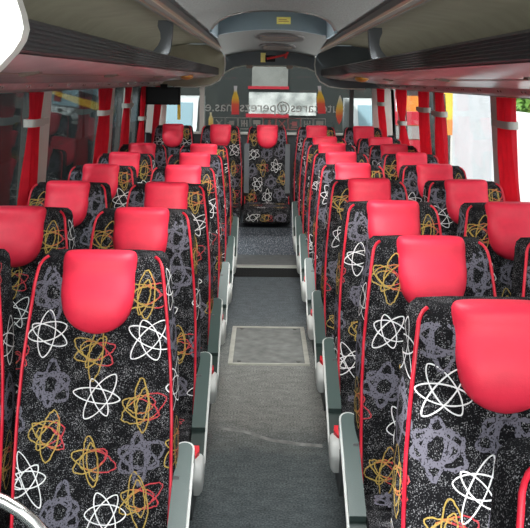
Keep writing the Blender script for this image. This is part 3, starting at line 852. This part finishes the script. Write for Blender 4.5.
# row of small pictogram boxes low on the rear glass
t = thing('pictogram_strip', 'row of small outlined pictogram boxes low on the rear window', 'sticker', (0, gy(1.09), 1.09)); t.rotation_euler = (RTH, 0, 0)
bw = .118
for i in range(9):
    x = -.545 + i*.122
    def fr(bm, x=x):
        for a, b, c, d in ((x, x+bw, 0, .006), (x, x+bw, .108, .114), (x, x+.006, 0, .114), (x+bw-.006, x+bw, 0, .114)): box(bm, a, b, -.001, .001, c, d)
        cx = x+bw/2
        g = i % 5
        if g == 0:   # cross-stroked square
            tube(bm, [(cx-.03,0,.025),(cx+.03,0,.09)], .006, 4); tube(bm, [(cx+.03,0,.025),(cx-.03,0,.09)], .006, 4)
        elif g == 1: # cup
            box(bm, cx-.025, cx+.025, -.001, .001, .04, .08); box(bm, cx-.035, cx+.035, -.001, .001, .022, .03); box(bm, cx-.04, cx-.025, -.001, .001, .055, .065)
        elif g == 2: # letter-like bars
            for q in (-.03, -.005, .02): box(bm, cx+q, cx+q+.012, -.001, .001, .025, .09)
            box(bm, cx-.03, cx+.032, -.001, .001, .05, .06)
        elif g == 3: # screen
            box(bm, cx-.035, cx+.035, -.001, .001, .05, .09); box(bm, cx-.006, cx+.006, -.001, .001, .03, .05); box(bm, cx-.02, cx+.02, -.001, .001, .022, .03)
        else:        # person
            tube(bm, [(cx,-.001,.085),(cx,.001,.085)], .012, 10); box(bm, cx-.015, cx+.015, -.001, .001, .045, .072); box(bm, cx-.015, cx-.004, -.001, .001, .02, .045); box(bm, cx+.004, cx+.015, -.001, .001, .02, .045)
    simple('pictogram', fr, M['icons_red'] if i in (4, 5, 6) else M['icons'], t, None)
# gradient stickers shaped like bottles
bott = ramp_mat('flame_gradient', 'Z', [(0,(.80,.03,.05)),(.35,(.85,.10,.04)),(.58,(.90,.55,.02)),(.76,(.9,.62,.05)),(.86,(.75,.75,.78)),(1,(.8,.8,.85))], .5)
pale = ramp_mat('pale_gradient', 'Z', [(0,(.75,.45,.10)),(.5,(.85,.68,.2)),(1,(.85,.82,.65))], .5)
leaf = ramp_mat('leaf_gradient', 'Z', [(0,(.75,.03,.05)),(.3,(.85,.14,.04)),(.6,(.88,.62,.08)),(.8,(.8,.72,.35)),(1,(.75,.78,.8))], .5)
BOT = [(-.5,0),(.5,0),(.5,.46),(.42,.6),(.24,.74),(.20,.86),(.24,1),(-.24,1),(-.20,.86),(-.24,.74),(-.42,.6),(-.5,.46)]
LEA = [(0,0),(.28,.12),(.46,.32),(.5,.52),(.42,.72),(.24,.9),(.06,1),(-.1,.92),(-.3,.72),(-.46,.5),(-.44,.28),(-.2,.1)]
def sticker(px, y0, y1, wpx, shape, m, label, tilt=0, d=9.16):
    x = CX + (px-265)*d/F; z0 = EYE-(y1-80)*d/F; hh = (y1-y0)*d/F; w = wpx*d/F
    bm = bmesh.new(); prism_y(bm, [(a*w + (b-.5)*tilt, b*hh) for a, b in shape], -.002, .0)
    o = link('window_sticker', mesh_of(bm, 'window_sticker', m)); o.location = (x, gy(z0)-.004, z0); o.rotation_euler = (RTH, 0, 0)
    tag(o, label, 'sticker', 'gradient stickers on the rear window')
sticker(235.5, 86, 115, 7.5, BOT, bott, 'bottle shaped red and yellow sticker left of the middle of the rear window')
sticker(321, 85, 113, 8, BOT, bott, 'bottle shaped red and yellow sticker right of the middle of the rear window', -.03)
sticker(340, 94, 124, 7.5, LEA, leaf, 'leaf shaped red and yellow sticker nearest the right rear corner')
sticker(211, 113, 126, 4.5, BOT, pale, 'small pale yellow bottle sticker low at the left upright')
sticker(179, 86, 121, 3.2, [(-.5,0),(.5,0),(.5,1),(-.5,1)], ramp_mat('yellow_gradient', 'Z', [(0,(.85,.6,.08)),(.6,(.85,.6,.05)),(1,(.85,.8,.6))]), 'narrow upright yellow strip sticker on the left rear corner window')
# emergency hammer and yellow notice on the header panel
t = thing('emergency_hammer', 'small red emergency hammer on the panel above the rear window', 'hammer', (.03, 9.10, 1.795))
simple('handle', lambda bm: tube(bm, [(-.06,0,-.02),(.02,-.008,-.005),(.13,-.006,.022)], .011, 8), M['red'], t, 60)
simple('head', lambda bm: (tube(bm, [(.115,-.006,-.015),(.14,-.006,.05)], .013, 8), tube(bm, [(.140,-.006,.05),(.146,-.006,.066)], [.011,.002], 8)), M['red'], t, 60)
simple('mount', lambda bm: box(bm, -.075, .02, .0, .018, -.05, .012), M['black'], t, bevel=.003)
o = simple('notice', lambda bm: (box(bm, -.024, .024, 0, .003, -.045, .045), box(bm, -.016, .016, -.001, .0, .01, .016), box(bm, -.016, .016, -.001, 0, -.012, -.006)), M['yellow'], smooth=None); o.location = (-.065, 9.116, 1.785)
tag(o, 'small upright yellow notice beside the red hammer', 'sticker')
for i, x in enumerate((-.195, .19)):
    o = simple('small_clip', lambda bm: box(bm, -.03, .03, -.012, .0, -.02, .012), M['latch'], bevel=.004); o.location = (x, 9.118, 1.700)
    tag(o, 'small brown clip at the top %s of the rear window' % ('left' if i == 0 else 'right'), 'clip')

# black box hanging under the left rack by the back
t = thing('monitor', 'black flat box hanging under the left luggage rack near the rear bench', 'monitor', (-.905, 8.06, 1.425))
simple('screen_body', lambda bm: box(bm, -.15, .14, .0, .07, -.075, .075), M['black'], t, bevel=.008)
simple('screen', lambda bm: box(bm, -.13, .12, -.004, .0, -.06, .06), mat('dark_screen', (.006,.008,.009), .5, spec=.2), t)
simple('hanger', lambda bm: box(bm, -.03, .03, .02, .05, .075, .10), M['black'], t)

# ------------------------------------------------------------------ near things
t = thing('grab_rail', 'curved shiny metal grab rail before the first left seat, in the bottom left corner', 'rail', (-.44, 1.95, 0))
pts = [(-.70,0,.722)]
for i in range(5): pts.append((-.70+.05*(i+1), 0, .722))
cxr, czr, rr = -.235, .50, .222
pts = [(-.72,0,.722),(-.60,0,.722),(-.40,0,.722)]
for i in range(0, 11):
    a = PI/2 - (PI/2)*i/10
    pts.append((cxr + rr*math.cos(a)*1.05 - .0, 0, czr + rr*math.sin(a)))
pts += [(-.002,0,.40),(-.002,0,.2),(-.002,0,.012)]
simple('tube', lambda bm: tube(bm, pts, .0135, 14), M['chrome'], t, 60)
simple('foot', lambda bm: tube(bm, [(-.002,0,0),(-.002,0,.014)], .035, 16), M['chrome'], t, 40)
simple('wall_flange', lambda bm: tube(bm, [(-.775,0,.722),(-.715,0,.722)], .03, 14), M['chrome'], t, 40)

# white housing in front of the left rack
t = thing('white_housing', 'white rounded plastic housing hanging before the left luggage rack, top left corner', 'housing', (-.376, 1.30, 1.637))
def hous(bm):
    pts = [(.0,.0),(-.004,-.016),(-.014,-.032),(-.034,-.054),(-.06,-.078),(-.09,-.092),(-.12,-.095),(-.15,-.08),(-.17,-.04),(-.17,.28),(-.09,.30),(-.045,.15),(-.014,.05),(-.004,.020)]
    prism_y(bm, pts, 0, .035)
simple('cover', hous, M['white'], t, 50, .008)
simple('mount', lambda bm: box(bm, -.15, -.1, .005, .03, .28, .33), M['white'], t)

# ------------------------------------------------------------------ outside
GZ = -1.25
bm = bmesh.new(); box(bm, -60, 60, -30, 90, GZ-.1, GZ)
struct('ground', mesh_of(bm, 'ground', M['asphalt']))
# left: dark coach parked alongside, swoosh of yellow along its windows
t = thing('parked_coach', 'dark coach parked alongside, seen through the left windows, with a yellow band', 'coach', (-3.3, 1, GZ))
simple('body', lambda bm: box(bm, -2.4, 0, -4, 24, .35, 3.6), M['coach_dark'], t, bevel=.08)
for i in range(7):
    y = -3.4 + i*3.9
    simple('side_window', lambda bm: box(bm, 0, .012, y, y+3.7, 1.75, 3.1), M['coach_glass'], t)
def swoosh(bm):
    n = 24; v = []
    for i in range(n+1):
        u = i/n; y = 13.4 + 5.6*u; z = 2.58 - .50*u - .04*math.sin(u*PI); th = .05 + .10*math.sin(min(1, u*1.4)*PI*.5)
        v.append((bm.verts.new((.02, y, z)), bm.verts.new((.02, y, z+th))))
    for a, b in zip(v, v[1:]): bm.faces.new((a[0], b[0], b[1], a[1]))
simple('yellow_band', swoosh, M['coach_yellow'], t)
def patch(bm):
    n = 16; v = []
    for i in range(n+1):
        u = i/n; y = 14.0 + 5*u; z = 2.70 - .34*u
        v.append((bm.verts.new((.016, y, z)), bm.verts.new((.016, y, 2.80))))
    for a, b in zip(v, v[1:]): bm.faces.new((a[0], b[0], b[1], a[1]))
simple('pale_reflection', patch, M['reflection_blue'], t)  # pale patch paints grey-blue window reflections onto the coach side
for y in (-1.5, 17.5, 21):
    simple('wheel', lambda bm: tube(bm, [(-.25,y,.5),(.02,y,.5)], .5, 24), M['rubber'], t, 40)
# behind: dark building and the front of another coach
bm = bmesh.new(); box(bm, -14, 7.8, 34, 36, GZ, 7); struct('wall_outside_rear', mesh_of(bm, 'w', M['outwall_dark']))
bm = bmesh.new(); box(bm, -9, -8.5, -20, 34, GZ, 7); struct('wall_outside_left', mesh_of(bm, 'w', M['outwall_dark']))
t = thing('coach_behind', 'dark coach facing the rear window, bright windscreen and red reflection stripes', 'coach', (.2, 20, GZ))
simple('body', lambda bm: box(bm, -1.25, 1.25, .03, 11, .35, 3.7), M['coach_dark'], t, bevel=.1)
simple('windscreen', lambda bm: box(bm, -.58, .84, -.004, .03, 2.08, 2.56), M['windscreen'], t, bevel=.002)
simple('upper_panel', lambda bm: box(bm, -.52, .24, -.004, .03, 2.64, 3.20), M['panel_grey'], t)  # grey panel paints in a windscreen reflection seen on the rear glass
simple('red_stripe', lambda bm: box(bm, -.60, .26, -.012, .03, 2.63, 2.69), M['red_text'], t)  # both red stripes stand for red text reflected in the rear glass
simple('red_stripe', lambda bm: box(bm, -.64, .26, -.012, .03, 2.03, 2.11), M['red_text'], t)
simple('grille_panel', lambda bm: box(bm, -1.0, 1.2, -.004, .03, 1.35, 1.95), M['coach_glass'], t)
for sg in (-1, 1):
    simple('wheel', lambda bm: tube(bm, [(sg*.95,1.8,.5),(sg*1.27,1.8,.5)], .5, 24), M['rubber'], t, 40)
# pale cars glimpsed beside it
def car(loc, label, rz=0):
    t = thing('car', label, 'car', loc, None); t.rotation_euler = (0,0,rz)
    prof = [(-2.1,.3),(-2.15,.75),(-1.2,.95),(-.6,1.45),(.9,1.5),(1.7,1.0),(2.1,.9),(2.1,.3)]
    simple('body', lambda bm: prism_x(bm, prof, -.85, .85), M['car_white'], t, 30, .06)
    simple('windscreen', lambda bm: prism_x(bm, [(-1.19,.99),(-1.22,.975),(-.64,1.41),(-.60,1.42)], -.7, .7), M['car_glass'], t)
    for sg in (-1, 1):
        simple('side_window', lambda bm: prism_x(bm, [(-1.0,.98),(-.55,1.38),(.85,1.42),(1.4,1.0)], sg*.855-.006, sg*.855+.006), M['car_glass'], t)
        for y in (-1.35, 1.35): simple('wheel', lambda bm: tube(bm, [(sg*.7,y,.32),(sg*.87,y,.32)], .32, 20), M['rubber'], t, 40)
    return t
def van(loc, label):
    t = thing('van', label, 'van', loc)
    prof = [(-2.4,.35),(-2.45,1.1),(-1.7,1.35),(-1.1,2.15),(-.8,2.25),(2.4,2.25),(2.45,.35)]
    simple('body', lambda bm: prism_x(bm, prof, -.95, .95), M['car_white'], t, 30, .07)
    simple('windscreen', lambda bm: prism_x(bm, [(-1.69,1.40),(-1.73,1.38),(-1.15,2.10),(-1.11,2.10)], -.8, .8), M['car_glass'], t)
    for sg in (-1, 1):
        for y in (-1.5, 1.5): simple('wheel', lambda bm: tube(bm, [(sg*.8,y,.36),(sg*.97,y,.36)], .36, 20), M['rubber'], t, 40)
    return t
van((-3.05, 30.5, GZ), 'white van seen through the left rear corner window')
van((3.62, 30.5, GZ-.02), 'white van seen through the right rear corner window')
# right: bright white wall with planting above it, boards beyond
bm = bmesh.new(); box(bm, 3.55, 3.85, -6, 16.4, GZ, 1.13); struct('wall_outside_right', mesh_of(bm, 'w', M['outwall'])) ['label'] = 'bright white outside wall'
bm = bmesh.new(); box(bm, 3.36, 3.53, 14.2, 17.2, GZ, 1.42); struct('wall_outside_end', mesh_of(bm, 'w', mat('grey_render', (.62,.64,.65), .9, var=.06, vscale=1.5)))['label'] = 'tall pale grey wall panel outside'
def bush(loc, r, n, seed, label):
    t = thing('bush', label, 'bush', loc, None); rnd = random.Random(seed)
    def lf(bm):
        for i in range(n):
            v = Vector((rnd.gauss(0,1), rnd.gauss(0,1), rnd.gauss(0,1))).normalized()*r*rnd.uniform(.55, 1)
            v.z = abs(v.z)*2.6 + .35; v.y *= 2.1
            a = Vector((rnd.uniform(-1,1), rnd.uniform(-1,1), rnd.uniform(-1,1))).normalized()*.13
            b = a.cross(Vector((rnd.uniform(-1,1), rnd.uniform(-1,1), rnd.uniform(-1,1)))).normalized()*.05
            bm.faces.new([bm.verts.new(q) for q in (v-a, v+b, v+a, v-b)])
    simple('foliage', lf, M['leaf'], t, None)
    def tr(bm):
        for k in range(5): tube(bm, [(0,0,0),(rnd.uniform(-.2,.2),rnd.uniform(-.3,.3),r*.5),(rnd.uniform(-.5,.5),rnd.uniform(-1,1),r)], [.05,.03,.01], 6)
    simple('stems', tr, M['trunk'], t, 60)
for i, y in enumerate((21.5, 26.3)):
    bush((6.35, y, GZ), 1.05, 2200, 20+i, ['green bush above the white wall, cut by the right edge', 'second green bush behind the white wall, hidden mostly by the near curtain'][i])
bm = bmesh.new(); box(bm, 8, 8.4, -10, 33.5, GZ, 4); struct('wall_outside_far', mesh_of(bm, 'w', mat('shaded_hedge', (.05,.09,.03), .9, var=.5, vscale=2)))
t = thing('sign_board', 'tall yellow and orange board standing outside beyond the right windows', 'sign', (3.55, 18.3, GZ))
simple('upper_panel', lambda bm: box(bm, -.18, .28, 0, .06, 2.1, 2.75), M['yellow_board'], t)
simple('lower_panel', lambda bm: box(bm, -.10, .26, 0, .06, 1.80, 2.1), M['orange'], t)
simple('post', lambda bm: box(bm, .0, .1, .0, .06, 0, 1.8), M['pillar'], t)
t = thing('red_stall', 'low red and white striped stall outside beyond the right windows', 'stall', (3.05, 20.2, GZ))
for i in range(6):
    simple('panel', lambda bm: box(bm, -.35, .35, 0, .3, .4+.3*i, .68+.3*i), M['red_text'] if i % 2 else M['panel_grey'], t)
simple('leg', lambda bm: box(bm, -.3, .3, .05, .25, 0, .4), M['pillar_dark'], t)
t = thing('orange_barrier', 'orange board standing far behind the right rear windows', 'sign', (3.1, 21.5, GZ))
simple('panel', lambda bm: box(bm, -.15, .35, 0, .06, 1.0, 2.5), M['orange'], t)
simple('panel', lambda bm: box(bm, -.5, -.18, 0, .06, 1.1, 2.6), M['red_text'], t)
simple('post', lambda bm: box(bm, -.02, .08, 0, .05, 0, 1.0), M['pillar'], t)

# ------------------------------------------------------------------ light
W = bpy.data.worlds.new('sky'); S.world = W; W.use_nodes = True
bg = W.node_tree.nodes['Background']; bg.inputs['Color'].default_value = (.93,.97,1,1); bg.inputs['Strength'].default_value = 2.8
def area(name, loc, rot, sx, sy, power, col=(1,1,1)):
    l = bpy.data.lights.new(name, 'AREA'); l.shape = 'RECTANGLE'; l.size = sx; l.size_y = sy; l.energy = power; l.color = col
    o = bpy.data.objects.new(name, l); COL.objects.link(o); o.location = loc; o.rotation_euler = rot
    return o
# daylight through the windscreen behind the camera
area('windscreen_daylight', (0, -1.6, 1.75), (PI/2-.06, 0, 0), 2.3, 1.4, 95, (1,.98,.95))
# fill light added in the hatch recess to brighten the aisle floor
o = area('hatch_fill', (0, 5.75, 2.05), (0, 0, 0), .5, .6, 8, (1,1,1)); o.data.spread = math.radians(110)
o = area('front_fill', (0, 2.4, 1.84), (0, 0, 0), .5, .8, 10, (1,1,1)); o.data.spread = math.radians(110)  # unseen fill near the ceiling, added to light the aisle floor
# unseen fills added along the aisle, angled down to light the seats evenly
for y, pw in ((3.1, 8), (4.5, 8), (6.5, 6), (7.6, 2.5)):
    area('aisle_fill', (0, y, zc(0, y)-.045), (math.radians(40), 0, 0), .5, .08, pw, (1,.98,.95)).data.spread = math.radians(100)
# hidden fill strips added in the rack trays to brighten racks and ceiling
for sg in (-1, 1):
    area('rack_fill', (sg*.80, 5.2, 1.640), (0, PI-sg*.05, 0), .06, 7.2, 2.6, (1,.98,.92))
    o = area('ceiling_fill', (sg*.535, 5.2, 1.674), (0, PI-sg*1.15, 0), .015, 7.2, 14, (1,.98,.95)); o.data.spread = math.radians(110)
# sun on the white wall
sl = bpy.data.lights.new('sun', 'SUN'); sl.energy = 7.5; sl.angle = .05; so = bpy.data.objects.new('sun', sl); COL.objects.link(so)
so.rotation_euler = (math.radians(32), math.radians(-38), 0)

S.view_settings.view_transform = 'Standard'
S.view_settings.look = 'None'
S.view_settings.exposure = 0.0
